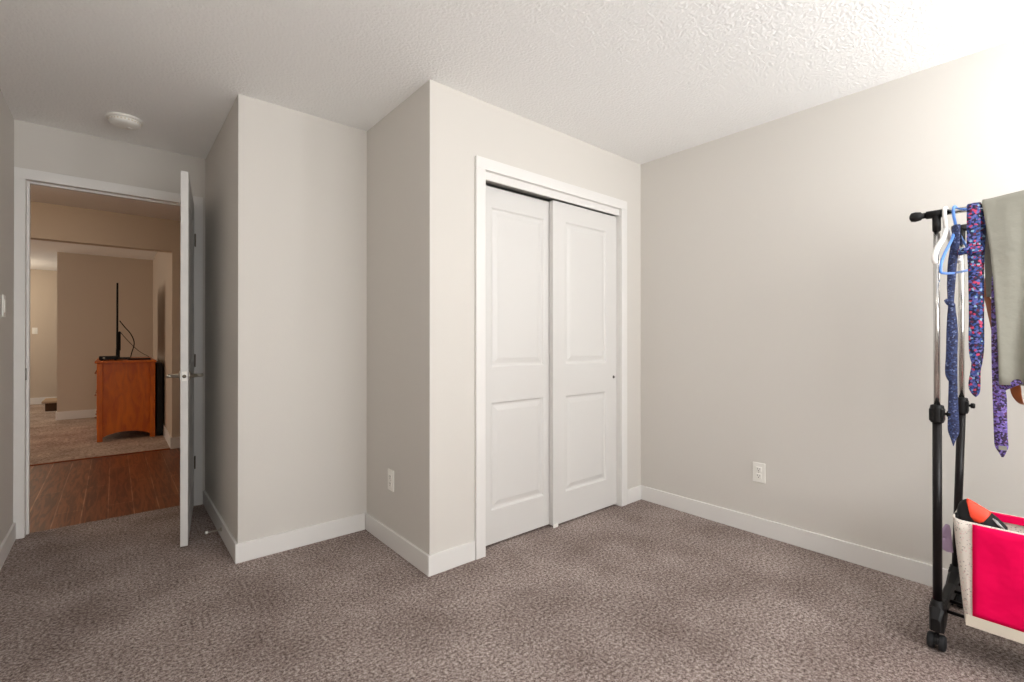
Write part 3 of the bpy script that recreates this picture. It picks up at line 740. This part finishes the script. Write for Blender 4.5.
# black and orange-red shoe poking out of the bin
sh = thing('shoe', 'black and orange-red shoe with silver laces sticking out of the pink bin', 'shoe', (2.44, .20, .42))
def blob(rows, n=18, k=5):
    """rows = (x, y, z, half depth, half height); ellipse sections across the y-running axis"""
    bm = NB(); rings = []
    for x, y, z, a, b in spline(rows, k):
        rings.append([bm.verts.new((x+a*math.cos(t), y, z+b*math.sin(t))) for t in [2*math.pi*q/n for q in range(n)]])
    for p, q in zip(rings, rings[1:]):
        for j in range(n): bm.faces.new((p[j], p[(j+1) % n], q[(j+1) % n], q[j]))
    bm.faces.new(rings[0]); bm.faces.new(rings[-1][::-1]); return bm
XS = 2.44
def sp(u, vt, vb, a):
    p, q = at(u, vt, XS), at(u, vb, XS); return (XS, p.y, (p.z+q.z)/2, a, (p.z-q.z)/2)
bm = blob([sp(956.5, 512, 520, .012), sp(958, 504, 524, .03), sp(961, 500.5, 527, .038), sp(966, 499, 531, .042), sp(974, 502.5, 532, .042), sp(984, 508, 533, .038), sp(992, 513.5, 535, .032), sp(1000, 520, 538, .024), sp(1007, 527, 541, .014)])
hob(sh, 'upper', bm, 'charcoal')
XB2 = 2.43
def lb(v, ul, ur):
    p, q = at(ul, v, XB2), at(ur, v, XB2); return (XB2, (p.y+q.y)/2, p.z, (p.y-q.y)/2*.8, (p.y-q.y)/2)
bm = NB(); rows = spline([lb(524, 945, 949), lb(528, 942, 950.5), lb(533, 940, 951), lb(537, 942.2, 951.5), lb(541, 939.5, 952), lb(546, 939, 952.5), lb(550, 944, 953)], 4); rings = []
for x, y, z, a_, b_ in rows:
    rings.append([bm.verts.new((x+a_*math.cos(t)*(1+.15*math.sin(5*t)), y+b_*math.sin(t), z)) for t in [2*math.pi*q/20 for q in range(20)]])
for p, q in zip(rings, rings[1:]):
    for j in range(20): bm.faces.new((p[j], p[(j+1) % 20], q[(j+1) % 20], q[j]))
bm.faces.new(rings[0]); bm.faces.new(rings[-1][::-1])
hob(bn, 'side_bow', bm, 'lilac', True, 'lilac gauzy bow on the bin side')
bm = blob([sp(955, 511.5, 517, .012), sp(957, 510.5, 518.5, .016), sp(960, 511, 519, .016)])
for v in bm.verts: v.co.x -= .028
hob(sh, 'heel_loop', bm, 'black')
# orange side panel: follows the upper's outside
bm = NB(); g = []
for i, (u, vt, vb) in enumerate([(966.3, 499.0, 501), (968, 499.3, 509), (970, 500.4, 517), (974, 502.5, 521.5), (979, 505.6, 523.5), (983, 508, 522.5), (987, 510.4, 518.5), (990.6, 512.8, 514)]):
    row = []
    for j in range(7):
        p = at(u, vt+(vb-vt)*j/6, XS); c = sp(u, 500, 533, 0)
        dz = (j/6-.0); x = XS-.016-.026*math.sin(min(1, (vb-vt)*j/6/17+.12)*math.pi/2) - .003
        pp = at(u, vt+(vb-vt)*j/6-.6, x); row.append(bm.verts.new(pp))
    g.append(row)
for a, b in zip(g, g[1:]):
    for j in range(6): bm.faces.new((a[j], a[j+1], b[j+1], b[j]))
o = hob(sh, 'orange_panel', bm, 'orange', True, 'orange-red side panel'); solid(o, .004)
for k in range(3):
    bm = NB(); a, b = at(992.5+k*1.6, 518.5+k*.9, XS-.030), at(1003+k*1.9, 529.5+k*1.2, XS-.022); tube(bm, [a, (a+b)/2+V(-.006, 0, 0), b], .0022, 8); hob(sh, 'lace', bm, 'silver')
